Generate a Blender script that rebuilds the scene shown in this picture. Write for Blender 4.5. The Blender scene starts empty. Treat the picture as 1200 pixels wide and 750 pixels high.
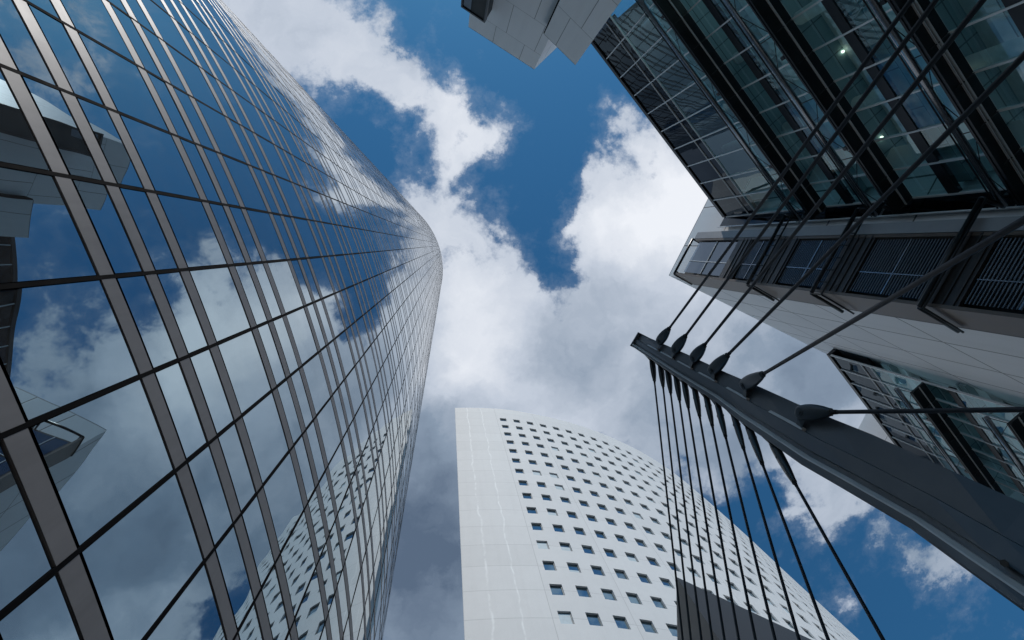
import bpy, bmesh, math, random
from mathutils import Vector, Matrix
random.seed(7)
S = bpy.context.scene
COL = S.collection
CAMZ = 1.6
F, ZX, ZY = 660.0, 525.0, 287.0
# ---------------------------------------------------------------- camera frame
u_ = Vector((ZX-600, ZY-375, F)).normalized()
v_ = u_.cross(Vector((0, 0, 1))); c_ = u_.z
K_ = Matrix(((0, -v_.z, v_.y), (v_.z, 0, -v_.x), (-v_.y, v_.x, 0)))
RM = Matrix.Identity(3) + K_ + (K_ @ K_) * (1/(1+c_))
def q(x, y):
    w = RM @ Vector((x-600, y-375, F))
    return Vector((w.x/w.z, w.y/w.z))
def V(p2, h): return Vector((p2.x, p2.y, h+CAMZ))        # plan point + height above the eye
def P(x, y, h):
    a = q(x, y)*h
    return V(a, h)
def proj(p):
    w = RM.transposed() @ (Vector(p)-Vector((0, 0, CAMZ)))
    if w.z <= 0.01: return None
    return (w.x/w.z*F+600, w.y/w.z*F+375)
def infr(p, m=0):
    a = proj(p)
    return a is not None and -m < a[0] < 1200+m and -m < a[1] < 750+m

cd = bpy.data.cameras.new('camera'); cam = bpy.data.objects.new('camera', cd); COL.objects.link(cam)
cam.location = (0, 0, CAMZ)
r_, d_, f_ = RM.col[0], RM.col[1], RM.col[2]
cam.matrix_world = Matrix(((r_.x, -d_.x, -f_.x, 0), (r_.y, -d_.y, -f_.y, 0), (r_.z, -d_.z, -f_.z, CAMZ), (0, 0, 0, 1)))
cd.sensor_width = 36; cd.lens = F/1200*36; cd.clip_start = .05; cd.clip_end = 5000
S.camera = cam

# ---------------------------------------------------------------- node helpers
def newmat(name):
    m = bpy.data.materials.new(name); m.use_nodes = True
    nt = m.node_tree
    for n in list(nt.nodes): nt.nodes.remove(n)
    out = nt.nodes.new('ShaderNodeOutputMaterial')
    return m, nt, out
def N(nt, t, **kw):
    n = nt.nodes.new(t)
    for k, v in kw.items():
        if k.startswith('i_'):
            key = k[2:]
            key = int(key) if key.isdigit() else key.replace('_', ' ')
            n.inputs[key].default_value = v
        else: setattr(n, k, v)
    return n
def math_(nt, op, a, b=None, c=None, clamp=False):
    n = nt.nodes.new('ShaderNodeMath'); n.operation = op; n.use_clamp = clamp
    for i, v in enumerate((a, b, c)):
        if v is None: continue
        if hasattr(v, 'links') or hasattr(v, 'is_linked'): nt.links.new(v, n.inputs[i])
        else: n.inputs[i].default_value = v
    return n.outputs[0]
def ramp(nt, fac, p0, c0, p1, c1):
    r = nt.nodes.new('ShaderNodeValToRGB')
    e = r.color_ramp.elements
    e[0].position = p0; e[0].color = (*c0, 1); e[1].position = p1; e[1].color = (*c1, 1)
    nt.links.new(fac, r.inputs[0]); return r.outputs[0]
def noise_(nt, co, scale, detail=4, rough=.5, dist=0):
    n = N(nt, 'ShaderNodeTexNoise'); n.inputs['Scale'].default_value = scale
    n.inputs['Detail'].default_value = detail; n.inputs['Roughness'].default_value = rough
    n.inputs['Distortion'].default_value = dist
    nt.links.new(co, n.inputs['Vector']); return n.outputs[0]
def mixc(nt, fac, a, b, typ='MIX'):
    n = nt.nodes.new('ShaderNodeMix'); n.data_type = 'RGBA'; n.blend_type = typ
    for i, v in ((0, fac), (6, a), (7, b)):
        if hasattr(v, 'is_linked'): nt.links.new(v, n.inputs[i])
        elif i == 0: n.inputs[0].default_value = v
        else: n.inputs[i].default_value = (*v, 1)
    return n.outputs[2]

def principled(name, base, rough=.5, metal=0., var=.12, scale=3., spec=.5, bump=0., bscale=20., coat=0., streak=0.):
    m, nt, out = newmat(name)
    b = N(nt, 'ShaderNodeBsdfPrincipled'); nt.links.new(b.outputs[0], out.inputs[0])
    tc = N(nt, 'ShaderNodeTexCoord').outputs['Object']
    n1 = noise_(nt, tc, scale, 6, .6)
    lo = tuple(x*(1-var) for x in base); hi = tuple(min(1, x*(1+var)) for x in base)
    c = ramp(nt, n1, .3, lo, .7, hi)
    if streak:
        mp = N(nt, 'ShaderNodeMapping'); mp.inputs['Scale'].default_value = (4, 4, .12)
        nt.links.new(tc, mp.inputs[0])
        n2 = noise_(nt, mp.outputs[0], 1.5, 5, .6)
        c = mixc(nt, ramp(nt, n2, .45, (0, 0, 0), .75, (streak,)*3), c, tuple(x*.45 for x in base))
    nt.links.new(c, b.inputs['Base Color'])
    b.inputs['Metallic'].default_value = metal
    b.inputs['Specular IOR Level'].default_value = spec
    r = math_(nt, 'MULTIPLY_ADD', n1, rough*.4, rough*.8); nt.links.new(r, b.inputs['Roughness'])
    b.inputs['Coat Weight'].default_value = coat
    if bump:
        bp = N(nt, 'ShaderNodeBump'); bp.inputs['Strength'].default_value = bump; bp.inputs['Distance'].default_value = .01
        nt.links.new(noise_(nt, tc, bscale, 4, .6), bp.inputs['Height']); nt.links.new(bp.outputs[0], b.inputs['Normal'])
    return m

def panel_stone(name, base, bw, bh, mortar=.012, joint=.35, rough=.6, spot=.06, streak=.0, metal=0., light_streak=False, off=0.):
    """cladding: joints laid in wall metres (UV), fine speckle, faint streaks"""
    m, nt, out = newmat(name)
    b = N(nt, 'ShaderNodeBsdfPrincipled'); nt.links.new(b.outputs[0], out.inputs[0])
    uv = N(nt, 'ShaderNodeTexCoord').outputs['UV']
    ob = N(nt, 'ShaderNodeTexCoord').outputs['Object']
    br = N(nt, 'ShaderNodeTexBrick'); br.offset = off; br.squash = 1
    br.inputs['Scale'].default_value = 1; br.inputs['Mortar Size'].default_value = mortar
    br.inputs['Mortar Smooth'].default_value = .1; br.inputs['Bias'].default_value = 0
    br.inputs['Brick Width'].default_value = bw; br.inputs['Row Height'].default_value = bh
    br.inputs['Color1'].default_value = (*[x*1.02 for x in base], 1)
    br.inputs['Color2'].default_value = (*[x*.965 for x in base], 1)
    br.inputs['Mortar'].default_value = (*[x*joint for x in base], 1)
    nt.links.new(uv, br.inputs['Vector'])
    c = br.outputs['Color']
    n1 = noise_(nt, ob, 1.1, 6, .65)
    c = mixc(nt, ramp(nt, n1, .35, (0, 0, 0), .75, (spot*2.2,)*3), c, tuple(x*.6 for x in base))
    n3 = noise_(nt, ob, 22, 3, .7)
    c = mixc(nt, ramp(nt, n3, .5, (0, 0, 0), .68, (spot*3,)*3), c, tuple(x*.5 for x in base))
    if streak:
        mp = N(nt, 'ShaderNodeMapping'); mp.inputs['Scale'].default_value = (1.3, .05, 1)
        nt.links.new(uv, mp.inputs[0])
        n2 = noise_(nt, mp.outputs[0], 1.2, 5, .65)
        c = mixc(nt, ramp(nt, n2, .48, (0, 0, 0), .8, (streak,)*3), c, tuple(x*.5 for x in base))
    if light_streak:
        sx = N(nt, 'ShaderNodeSeparateXYZ'); nt.links.new(uv, sx.inputs[0])
        wob = noise_(nt, uv, .25, 3, .5)
        for u0, wd in ((1.9, .13), (4.0, .10)):
            d = math_(nt, 'ABSOLUTE', math_(nt, 'SUBTRACT', math_(nt, 'MULTIPLY_ADD', wob, .9, sx.outputs[0]), u0+.45))
            k = ramp(nt, d, 0, (.55,)*3, wd, (0, 0, 0))
            brk = ramp(nt, noise_(nt, uv, .8, 3, .6), .35, (0, 0, 0), .6, (1, 1, 1))
            c = mixc(nt, mixc(nt, 1, k, brk, 'MULTIPLY'), c, (.93, .93, .93))
    nt.links.new(c, b.inputs['Base Color'])
    b.inputs['Roughness'].default_value = rough; b.inputs['Metallic'].default_value = metal
    bp = N(nt, 'ShaderNodeBump'); bp.inputs['Strength'].default_value = .5; bp.inputs['Distance'].default_value = .01
    inv = math_(nt, 'SUBTRACT', 1, br.outputs['Fac'])
    hgt = math_(nt, 'MULTIPLY_ADD', noise_(nt, ob, 30, 2, .5), .12, inv)
    nt.links.new(hgt, bp.inputs['Height']); nt.links.new(bp.outputs[0], b.inputs['Normal'])
    return m

def mirror_glass(name, tint, wav=.05, rough=.0, wscale=.5, dirt=.06):
    m, nt, out = newmat(name)
    b = N(nt, 'ShaderNodeBsdfPrincipled')
    tc = N(nt, 'ShaderNodeTexCoord').outputs['Object']
    oi = N(nt, 'ShaderNodeObjectInfo').outputs['Random']
    v = math_(nt, 'MULTIPLY_ADD', oi, .10, .95)
    cc = N(nt, 'ShaderNodeCombineColor')
    for i in range(3): nt.links.new(math_(nt, 'MULTIPLY', v, tint[i]), cc.inputs[i])
    n1 = noise_(nt, tc, .9, 5, .6)
    c = mixc(nt, ramp(nt, n1, .5, (0, 0, 0), .9, (.35,)*3), cc.outputs[0], tuple(x*.7 for x in tint))
    nt.links.new(c, b.inputs['Base Color'])
    b.inputs['Metallic'].default_value = 1; b.inputs['Roughness'].default_value = rough
    bp = N(nt, 'ShaderNodeBump'); bp.inputs['Strength'].default_value = wav; bp.inputs['Distance'].default_value = .1
    nt.links.new(noise_(nt, tc, wscale, 1, .4), bp.inputs['Height']); nt.links.new(bp.outputs[0], b.inputs['Normal'])
    # a film of dust on the pane
    df = N(nt, 'ShaderNodeBsdfDiffuse'); df.inputs[0].default_value = (.35, .36, .38, 1)
    mx = N(nt, 'ShaderNodeMixShader')
    nt.links.new(ramp(nt, noise_(nt, tc, 2.3, 6, .7), .3, (dirt*.4,)*3, .9, (dirt*1.6,)*3), mx.inputs[0])
    nt.links.new(b.outputs[0], mx.inputs[1]); nt.links.new(df.outputs[0], mx.inputs[2])
    nt.links.new(mx.outputs[0], out.inputs[0])
    return m

def clear_glass(name, refl, trans, fac=.35, wav=.03, wscale=.8):
    m, nt, out = newmat(name)
    g = N(nt, 'ShaderNodeBsdfGlossy'); g.inputs['Color'].default_value = (*refl, 1); g.inputs['Roughness'].default_value = .01
    t = N(nt, 'ShaderNodeBsdfTransparent'); t.inputs[0].default_value = (*trans, 1)
    tc = N(nt, 'ShaderNodeTexCoord').outputs['Object']
    bp = N(nt, 'ShaderNodeBump'); bp.inputs['Strength'].default_value = wav; bp.inputs['Distance'].default_value = .1
    nt.links.new(noise_(nt, tc, wscale, 1, .4), bp.inputs['Height']); nt.links.new(bp.outputs[0], g.inputs['Normal'])
    lw = N(nt, 'ShaderNodeFresnel'); lw.inputs['IOR'].default_value = 1.45
    geo = N(nt, 'ShaderNodeNewGeometry')
    dp = N(nt, 'ShaderNodeVectorMath', operation='DOT_PRODUCT'); nt.links.new(geo.outputs['Incoming'], dp.inputs[0]); nt.links.new(geo.outputs['Normal'], dp.inputs[1])
    ca = math_(nt, 'ABSOLUTE', dp.outputs['Value'])
    sch = math_(nt, 'POWER', math_(nt, 'SUBTRACT', 1, ca), 5)
    k = math_(nt, 'MULTIPLY_ADD', sch, 1-fac, fac, clamp=True)
    mx = N(nt, 'ShaderNodeMixShader'); nt.links.new(k, mx.inputs[0])
    nt.links.new(t.outputs[0], mx.inputs[1]); nt.links.new(g.outputs[0], mx.inputs[2])
    nt.links.new(mx.outputs[0], out.inputs[0])
    return m

def emit(name, col, st):
    m, nt, out = newmat(name)
    e = N(nt, 'ShaderNodeEmission'); e.inputs[0].default_value = (*col, 1); e.inputs[1].default_value = st
    nt.links.new(e.outputs[0], out.inputs[0]); return m

M = dict(
    mirror=mirror_glass('mirror_glass', (.31, .41, .47), wav=.09, wscale=.6, dirt=.08),
    mirror2=mirror_glass('mirror_glass_far', (.31, .41, .47), wav=.04, wscale=.4),
    band=principled('brushed_metal', (.195, .192, .202), .55, .15, .08, 1.3, streak=.25, spec=.35),
    black=principled('black_gasket', (.004, .0045, .006), .9, 0, .2, spec=.05),
    stone=panel_stone('white_concrete', (.65, .645, .648), 6.1, 3.2, .03, .78, .7, .05, .10, light_streak=True),
    reveal=principled('window_reveal', (.62, .62, .62), .6),
    winframe=principled('window_frame', (.20, .21, .22), .4, .5),
    winglass=mirror_glass('window_glass', (.26, .40, .48), wav=.05, dirt=.05),
    blind=principled('pale_blind', (.42, .50, .55), .6),
    panel=panel_stone('white_metal_panel', (.78, .785, .80), 2.3, 3.75, .034, .16, .5, .03, .14, metal=.0),
    panelb=panel_stone('pale_metal_panel', (.78, .785, .80), 1.55, 3.1, .014, .3, .5, .03, .16, off=.35),
    panelgrey=principled('grey_metal_panel', (.30, .31, .33), .5, .1, .06),
    brown=principled('brown_metal_cheek', (.115, .088, .070), .45, .2, .2, 2),
    teal=clear_glass('teal_curtain_glass', (.62, .78, .84), (.60, .86, .89), .18, wav=.02),
    spandrel=clear_glass('dark_spandrel_glass', (.55, .62, .70), (.03, .035, .045), .045),
    bayglass=clear_glass('bay_glass', (.55, .66, .80), (.30, .34, .38), .20),
    spb=principled('bay_spandrel', (.030, .026, .024), .4, .2, .2),
    slat=principled('louvre_slat', (.13, .17, .22), .55, .05, .1),
    mull=principled('pale_aluminium', (.72, .74, .75), .4, .2, .06),
    darkm=principled('dark_steel', (.018, .021, .025), .35, .3, .15),
    joist=principled('joist_steel', (.05, .055, .06), .5, .2, .1),
    tube=principled('rail_steel', (.26, .28, .31), .24, .85, .1),
    inner=principled('inner_dark', (.03, .035, .038), .8),
    ceil=panel_stone('office_ceiling', (.42, .55, .58), 1.2, .6, .02, .4, .7, .05),
    beam=principled('pale_beam', (.88, .93, .92), .5),
    lampm=emit('lamp_glow', (1, .97, .75), 3),
    mast=principled('slate_paint', (.056, .068, .083), .40, 0, .12, 1.6, bump=.05, bscale=60, streak=.25),
    pad=principled('pad_highlight_paint', (.48, .49, .51), .45, 0, .1),  # pale tone holds the light caught by flange edge and seat pads
    fork=principled('socket_paint', (.028, .038, .047), .36, .1, .2, 6),
    rod=principled('rod_steel', (.010, .013, .018), .55, 0, .15, 8, spec=.25),
    slateblock=panel_stone('dark_slate_cladding', (.022, .0235, .026), 3.0, 4.2, .012, .6, .5, .03, .3),
    pave=panel_stone('paving', (.42, .41, .39), 1.2, .6, .008, .5, .8, .1),
    deck=panel_stone('deck_planks', (.20, .16, .12), 4.0, .14, .008, .3, .7, .1),
)

# ---------------------------------------------------------------- mesh helpers
class MB:
    def __init__(s): s.v = []; s.f = []; s.uv = []; s.m = []; s.sm = []
    def quad(s, a, b, c, d, uv=None, m=0, smooth=False):
        i = len(s.v); s.v += [Vector(a), Vector(b), Vector(c), Vector(d)]; s.f.append((i, i+1, i+2, i+3))
        s.uv.append(uv or ((0, 0), (1, 0), (1, 1), (0, 1))); s.m.append(m); s.sm.append(smooth)
    def poly(s, pts, m=0):
        i = len(s.v); s.v += [Vector(p) for p in pts]; s.f.append(tuple(range(i, i+len(pts))))
        s.uv.append(tuple((p[0], p[1]) for p in pts)); s.m.append(m); s.sm.append(False)
    def box(s, o, ax, ay, az, m=0):
        o = Vector(o); ax = Vector(ax); ay = Vector(ay); az = Vector(az)
        if ax.cross(ay).dot(az) < 0: ax, ay = ay, ax
        p = [o, o+ax, o+ax+ay, o+ay]; t = [x+az for x in p]
        L = [ax.length, ay.length, az.length]
        s.quad(p[3], p[2], p[1], p[0], ((0, 0), (L[0], 0), (L[0], L[1]), (0, L[1])), m)
        s.quad(t[0], t[1], t[2], t[3], ((0, 0), (L[0], 0), (L[0], L[1]), (0, L[1])), m)
        for i in range(4):
            j = (i+1) % 4; l = (p[j]-p[i]).length
            s.quad(p[i], p[j], t[j], t[i], ((0, p[i].z), (l, p[i].z), (l, t[i].z), (0, t[i].z)), m)
    def prism(s, pts2, h0, h1, m=0, closed=True):
        """walls + caps; UVs in metres along the wall"""
        n = len(pts2)
        area = sum(pts2[i].x*pts2[(i+1) % n].y-pts2[(i+1) % n].x*pts2[i].y for i in range(n))
        if area < 0: pts2 = list(reversed(pts2))
        d = 0
        for i in range(n):
            a, b = pts2[i], pts2[(i+1) % n]; l = (b-a).length
            s.quad(V(a, h0), V(b, h0), V(b, h1), V(a, h1), ((d, h0), (d+l, h0), (d+l, h1), (d, h1)), m); d += l
        s.poly([V(p, h1) for p in pts2], m); s.poly([V(p, h0) for p in reversed(pts2)], m)
    def tube(s, a, b, r, r2=None, n=10, m=0, caps=True):
        a = Vector(a); b = Vector(b); r2 = r if r2 is None else r2
        d = (b-a).normalized(); x = d.orthogonal().normalized(); y = d.cross(x)
        ring = lambda c, rr: [c+(x*math.cos(2*math.pi*i/n)+y*math.sin(2*math.pi*i/n))*rr for i in range(n)]
        A, B = ring(a, r), ring(b, r2); i0 = len(s.v); s.v += A+B
        for i in range(n):
            j = (i+1) % n
            s.f.append((i0+i, i0+j, i0+n+j, i0+n+i)); s.uv.append(((0, 0),)*4); s.m.append(m); s.sm.append(True)
        if caps:
            s.f.append(tuple(i0+n+i for i in range(n))); s.uv.append(((0, 0),)*n); s.m.append(m); s.sm.append(False)
            s.f.append(tuple(i0+i for i in reversed(range(n)))); s.uv.append(((0, 0),)*n); s.m.append(m); s.sm.append(False)
    def loft(s, rings, m=0, smooth=False, caps=True, closed=True):
        n = len(rings[0]); i0 = len(s.v)
        for r in rings: s.v += [Vector(p) for p in r]
        for k in range(len(rings)-1):
            for i in range(n if closed else n-1):
                j = (i+1) % n; a = i0+k*n
                s.f.append((a+i, a+j, a+n+j, a+n+i)); s.uv.append(((0, 0),)*4); s.m.append(m); s.sm.append(smooth)
        if caps:
            s.f.append(tuple(i0+i for i in reversed(range(n)))); s.uv.append(((0, 0),)*n); s.m.append(m); s.sm.append(False)
            k = i0+(len(rings)-1)*n
            s.f.append(tuple(k+i for i in range(n))); s.uv.append(((0, 0),)*n); s.m.append(m); s.sm.append(False)
    def build(s, name, mats, parent=None, base=None, weld=False, fix=False):
        off = Vector(parent['_base']) if parent is not None and '_base' in parent else (Vector(base) if base is not None else Vector((0, 0, 0)))
        me = bpy.data.meshes.new(name)
        me.from_pydata([tuple(p-off) for p in s.v], [], s.f)
        ul = me.uv_layers.new(name='UVMap')
        k = 0
        for fi, fc in enumerate(s.f):
            for ci in range(len(fc)): ul.data[k].uv = s.uv[fi][ci]; k += 1
        if not isinstance(mats, (list, tuple)): mats = [mats]
        for mm in mats: me.materials.append(mm)
        for i, p in enumerate(me.polygons): p.material_index = s.m[i]; p.use_smooth = s.sm[i]
        if weld or fix:
            bm = bmesh.new(); bm.from_mesh(me)
            if weld: bmesh.ops.remove_doubles(bm, verts=bm.verts, dist=.0004)
            if fix: bmesh.ops.recalc_face_normals(bm, faces=bm.faces)
            bm.to_mesh(me); bm.free()
        me.update()
        o = bpy.data.objects.new(name, me); COL.objects.link(o)
        if parent is not None: o.parent = parent; o['_base'] = tuple(off)
        elif base is not None: o.location = off
        return o
def thing(name, label, cat, base, group=None):
    o = bpy.data.objects.new(name, None); COL.objects.link(o); o.location = base; o['_base'] = tuple(base)
    o.empty_display_size = .5
    o['label'] = label; o['category'] = cat
    if group: o['group'] = group
    return o
G0 = -CAMZ                       # ground, measured from the eye

# ================================================================ SETTING
g = MB(); g.quad((-1500, -1500, 0), (1500, -1500, 0), (1500, 1500, 0), (-1500, 1500, 0), ((0, 0), (3000, 0), (3000, 3000), (0, 3000)))
o = g.build('ground', M['pave']); o['kind'] = 'structure'
g = MB(); g.box((-2.9, -16, .004), (6.1, 0, 0), (0, 44, 0), (0, 0, .14))
o = g.build('footpath', M['deck']); o['kind'] = 'structure'

# ================================================================ GLASS TOWER (curved mirror facade)
PHI = math.radians(163.5); RAD = 34.5; DC = 38.5; TH = 255.0
CEN = Vector((math.cos(PHI), math.sin(PHI)))*DC
def cyl(arc, off=0.):            # arc length (m) along the facade -> plan point, off > 0 towards the street
    a = PHI+math.pi+arc/RAD      # angle about the centre; PHI+pi looks back at the camera
    return CEN+Vector((math.cos(a), math.sin(a)))*(RAD+off)
W = 1.245
# joints measured in the photograph: arc = .76 - 1.245 k  (negative arc handled by symmetry below)
ARCS = [-(0.76)+W*k for k in range(-17, 18)]
PERIOD = 3.9
BAND0 = 7.26-PERIOD             # centre of the first ribbon of a storey
offs = [0., .98, 1.98]; BH = .175
tw = thing('glass_tower', 'tall mirror glass tower with curved front and grey metal ribbons, filling the left side', 'tower', (cyl(0).x, cyl(0).y, 0))
GAP = .036
# dark carcass
mb = MB(); pts = [cyl(a, -.06) for a in [ARCS[0]+(ARCS[-1]-ARCS[0])*i/60 for i in range(61)]]
back = [CEN+(CEN.normalized()*1.0)*(-6)+Vector((-math.sin(PHI), math.cos(PHI)))*s for s in (-12, 12)]
e0, e1 = pts[0], pts[-1]
far = CEN.normalized()
poly = pts+[e1+far*10, e0+far*10]
mb.prism(poly, G0, TH)
mb.build('carcass', M['black'], tw)
mb = MB(); mb.prism([cyl(a, .02) for a in [ARCS[0]+(ARCS[-1]-ARCS[0])*i/60 for i in range(61)]]+[e1+far*10, e0+far*10], TH+.003, TH+.5)
mb.build('roof_edge', M['band'], tw)
# ribbons
bands = []
nst = int((TH)/PERIOD)+1
for k in range(-1, nst):
    for oo in offs: bands.append(BAND0+k*PERIOD+oo-(.24 if k < 1 else 0))
bands = [b for b in bands if 0.2 < b < TH-.4]
def strip(mb, a0, a1, h0, h1, off, seg, m=0, tilt=0.):
    for i in range(seg):
        x0 = a0+(a1-a0)*i/seg; x1 = a0+(a1-a0)*(i+1)/seg
        p0, p1 = cyl(x0, off), cyl(x1, off)
        mb.quad(V(p0, h0), V(p1, h0), V(cyl(x1, off+tilt), h1), V(cyl(x0, off+tilt), h1), ((x0, h0), (x1, h0), (x1, h1), (x0, h1)), m, True)
restb = MB(); nb = 0
for b in bands:
    mb = MB() if nb < 60 else restb
    for i in range(len(ARCS)-1):
        a0, a1 = ARCS[i]+.012, ARCS[i+1]-.012
        strip(mb, a0, a1, b-BH+GAP, b+BH-GAP, .004, 3)
        if nb < 40:      # folded edges so the ribbon has thickness
            for hh in (b-BH+GAP, b+BH-GAP):
                p0, p1 = cyl(a0, .001), cyl(a1, .001); r0, r1 = cyl(a0, -.05), cyl(a1, -.05)
                mb.quad(V(p0, hh), V(p1, hh), V(r1, hh), V(r0, hh))
    if nb < 60: mb.build('metal_ribbon', M['band'], tw, weld=True)
    nb += 1
if restb.v:
    o = restb.build('metal_ribbon', M['band'], tw); o['kind'] = 'stuff'
# panes
cells = []
bb = [G0+.5-BH]+bands+[TH-.1+BH]
for j in range(len(bb)-1):
    h0, h1 = bb[j]+BH, bb[j+1]-BH
    if h1-h0 < .25: continue
    for i in range(len(ARCS)-1):
        a0, a1 = ARCS[i], ARCS[i+1]
        cs = [V(cyl(a, 0), h) for a in (a0, (a0+a1)/2, a1) for h in (max(h0, .3), h1)]
        pr = [proj(c) for c in cs]
        area = 0
        vis = [p for p in pr if p and 0 < p[0] < 1200 and 0 < p[1] < 750]
        nrm = (cyl((a0+a1)/2, 1)-cyl((a0+a1)/2, 0)); face = nrm.dot(-cyl((a0+a1)/2, 0)) > 0
        if vis and face:
            dd = cyl((a0+a1)/2, 0).length
            area = (h1-h0)*W*max(.05, nrm.dot(-cyl((a0+a1)/2, 0))/dd)/(((h0+h1)/2)**2+dd*dd)*len(vis)/6
        cells.append((area, a0, a1, h0, h1))
cells.sort(key=lambda c: -c[0])
rest = MB()
for n, (ar, a0, a1, h0, h1) in enumerate(cells):
    if n < 100 and ar > 0:
        mb = MB(); t = random.uniform(-.006, .006)
        strip(mb, a0+.035, a1-.035, h0+.012, h1-.012, .0+random.uniform(-.002, .002), 6, 0, t)
        mb.build('glass_pane', M['mirror'], tw, weld=True)
    else:
        strip(rest, a0+.03, a1-.03, h0+.012, h1-.012, random.uniform(-.002, .002), 3, 0, random.uniform(-.004, .004)*min(1., (h1-h0)))
o = rest.build('glass_pane', M['mirror2'], tw, weld=True); o['kind'] = 'stuff'
# vertical glazing bars
for a in ARCS:
    mb = MB(); p = cyl(a, 0); n2 = (cyl(a, 1)-p); t2 = Vector((-n2.y, n2.x))
    w = .025
    mb.box(V(p-t2*w-n2*.05, G0), Vector((t2.x, t2.y, 0))*2*w, Vector((n2.x, n2.y, 0))*.056, (0, 0, TH-G0))
    mb.build('glazing_bar', M['black'], tw)

# ================================================================ WHITE TOWER
YW = 25.4
HW = YW/q(584, 478.4).y
rp = [(533, 478), (545, 477.6), (560, 477.7), (584, 478.6), (602, 480.7), (620, 484), (654.7, 490.8), (689, 501), (724, 515), (758.7, 532.4), (793.4, 555), (825.6, 584), (856, 608+2), (894, 645), (932, 681.7), (998, 741), (1060, 800)]
ctrl = [q(*p)*HW for p in rp]
# smooth + resample by arc length
def catmull(c, n=14):
    out = []
    for i in range(len(c)-1):
        p0 = c[max(0, i-1)]; p1 = c[i]; p2 = c[i+1]; p3 = c[min(len(c)-1, i+2)]
        for k in range(n):
            t = k/n
            out.append(.5*((2*p1)+(p2-p0)*t+(2*p0-5*p1+4*p2-p3)*t*t+(3*p1-p0-3*p2+p3)*t*t*t))
    out.append(c[-1]); return out
raw = catmull(ctrl)
for _ in range(200):
    raw = [raw[0]]+[(raw[i-1]+raw[i]*2+raw[i+1])/4 for i in range(1, len(raw)-1)]+[raw[-1]]
cum = [0]
for i in range(1, len(raw)): cum.append(cum[-1]+(raw[i]-raw[i-1]).length)
def wp(s):
    s = max(0, min(cum[-1]-1e-6, s))
    import bisect
    i = max(0, bisect.bisect_right(cum, s)-1); i = min(i, len(raw)-2)
    t = (s-cum[i])/(cum[i+1]-cum[i]); return raw[i]*(1-t)+raw[i+1]*t
def wn(s):
    d = (wp(s+.3)-wp(s-.3)).normalized(); return Vector((d.y, -d.x))     # towards the camera side
import bisect
best = min(range(len(raw)), key=lambda i: (raw[i]/HW-q(583, 478.6)).length)
S1 = cum[best]-.05
PITCH, WW = 2.03, .97
ncol = int((cum[-1]-S1-1)/PITCH)
RP = 3.2
H0 = YW/q(586.6, 491).y          # centre of the top row
rows = [H0-RP*k for k in range(26)]
WHh = .68
wt = thing('white_tower', 'curved white concrete tower with a grid of small square windows and one blank edge', 'tower', (wp(10).x, wp(10).y, 0))
wall = MB()
sb = [0, 1.2, 2.4, 3.6, 4.8]; sb = [x for x in sb if x < S1-.4]+[S1]
for i in range(ncol): sb += [S1+i*PITCH+WW, S1+(i+1)*PITCH]
sb.append(cum[-1])
hb = [G0]
for r in reversed(rows): hb += [r-WHh, r+WHh]
hb.append(HW)
wincells = []
for i in range(len(sb)-1):
    s0, s1 = sb[i], sb[i+1]; ci = None
    for k in range(ncol):
        if abs(s0-(S1+k*PITCH)) < 1e-4: ci = k
    for j in range(len(hb)-1):
        z0, z1 = hb[j], hb[j+1]
        a, b = wp(s0), wp(s1)
        if ci is not None and j % 2 == 1 and j < len(hb)-2: wincells.append((s0, s1, z0, z1)); 
        else: wall.quad(V(a, z0), V(b, z0), V(b, z1), V(a, z1), ((s0, z0), (s1, z0), (s1, z1), (s0, z1)))
# crown, side and back
e0 = wp(0); e1 = wp(cum[-1])
bk = [e1+Vector((.6, .8))*14, e0+Vector((.10, 1))*34]
loop = [wp(s) for s in sb]
for a, b in ((e1, bk[0]), (bk[0], bk[1]), (bk[1], e0)):
    wall.quad(V(a, G0), V(b, G0), V(b, HW), V(a, HW), ((0, G0), ((b-a).length, G0), ((b-a).length, HW), (0, HW)))
DEP = .18
for (s0, s1, z0, z1) in wincells:
    a, b = wp(s0), wp(s1); n = wn((s0+s1)/2)*DEP; A, B = a-n, b-n
    for (p, p2, P1, P2, za, zb) in ((a, b, A, B, z0, z0), (a, b, A, B, z1, z1)):
        wall.quad(V(p, za), V(p2, za), V(P2, za), V(P1, za), ((s0, za+.7), (s1, za+.7), (s1, za+1), (s0, za+1)))
    wall.quad(V(a, z0), V(a, z1), V(A, z1), V(A, z0), ((s0+.5, z0), (s0+.5, z1), (s0+.8, z1), (s0+.8, z0)))
    wall.quad(V(b, z0), V(b, z1), V(B, z1), V(B, z0), ((s0+.5, z0), (s0+.5, z1), (s0+.8, z1), (s0+.8, z0)))
wall.build('wall', M['stone'], wt)
mb = MB(); mb.poly([V(p, HW-.2) for p in loop+bk]); mb.build('roof', M['reveal'], wt)
def window(mbf, mbp, s0, s1, z0, z1, blind):
    a, b = wp(s0), wp(s1); n = wn((s0+s1)/2); t = (b-a).normalized()
    A = a-n*DEP; B = b-n*DEP
    mbp.quad(V(A, z0), V(B, z0), V(B, z1), V(A, z1), None, 0)
    fw = .05
    t3 = Vector((t.x, t.y, 0)); n3 = Vector((n.x, n.y, 0))
    w = (B-A).length
    mbf.box(V(A, z0), t3*w, n3*.05, (0, 0, fw)); mbf.box(V(A, z1-fw), t3*w, n3*.05, (0, 0, fw))
    mbf.box(V(A, z0+fw), t3*fw, n3*.05, (0, 0, z1-z0-2*fw)); mbf.box(V(A+t*(w-fw), z0+fw), t3*fw, n3*.05, (0, 0, z1-z0-2*fw))
    if blind:
        hh = (z1-z0)*blind
        mbp.quad(V(A+n*.02+t*.06, z0+fw), V(B+n*.02-t*.06, z0+fw), V(B+n*.02-t*.06, z0+fw+hh), V(A+n*.02+t*.06, z0+fw+hh), None, 1)
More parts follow.
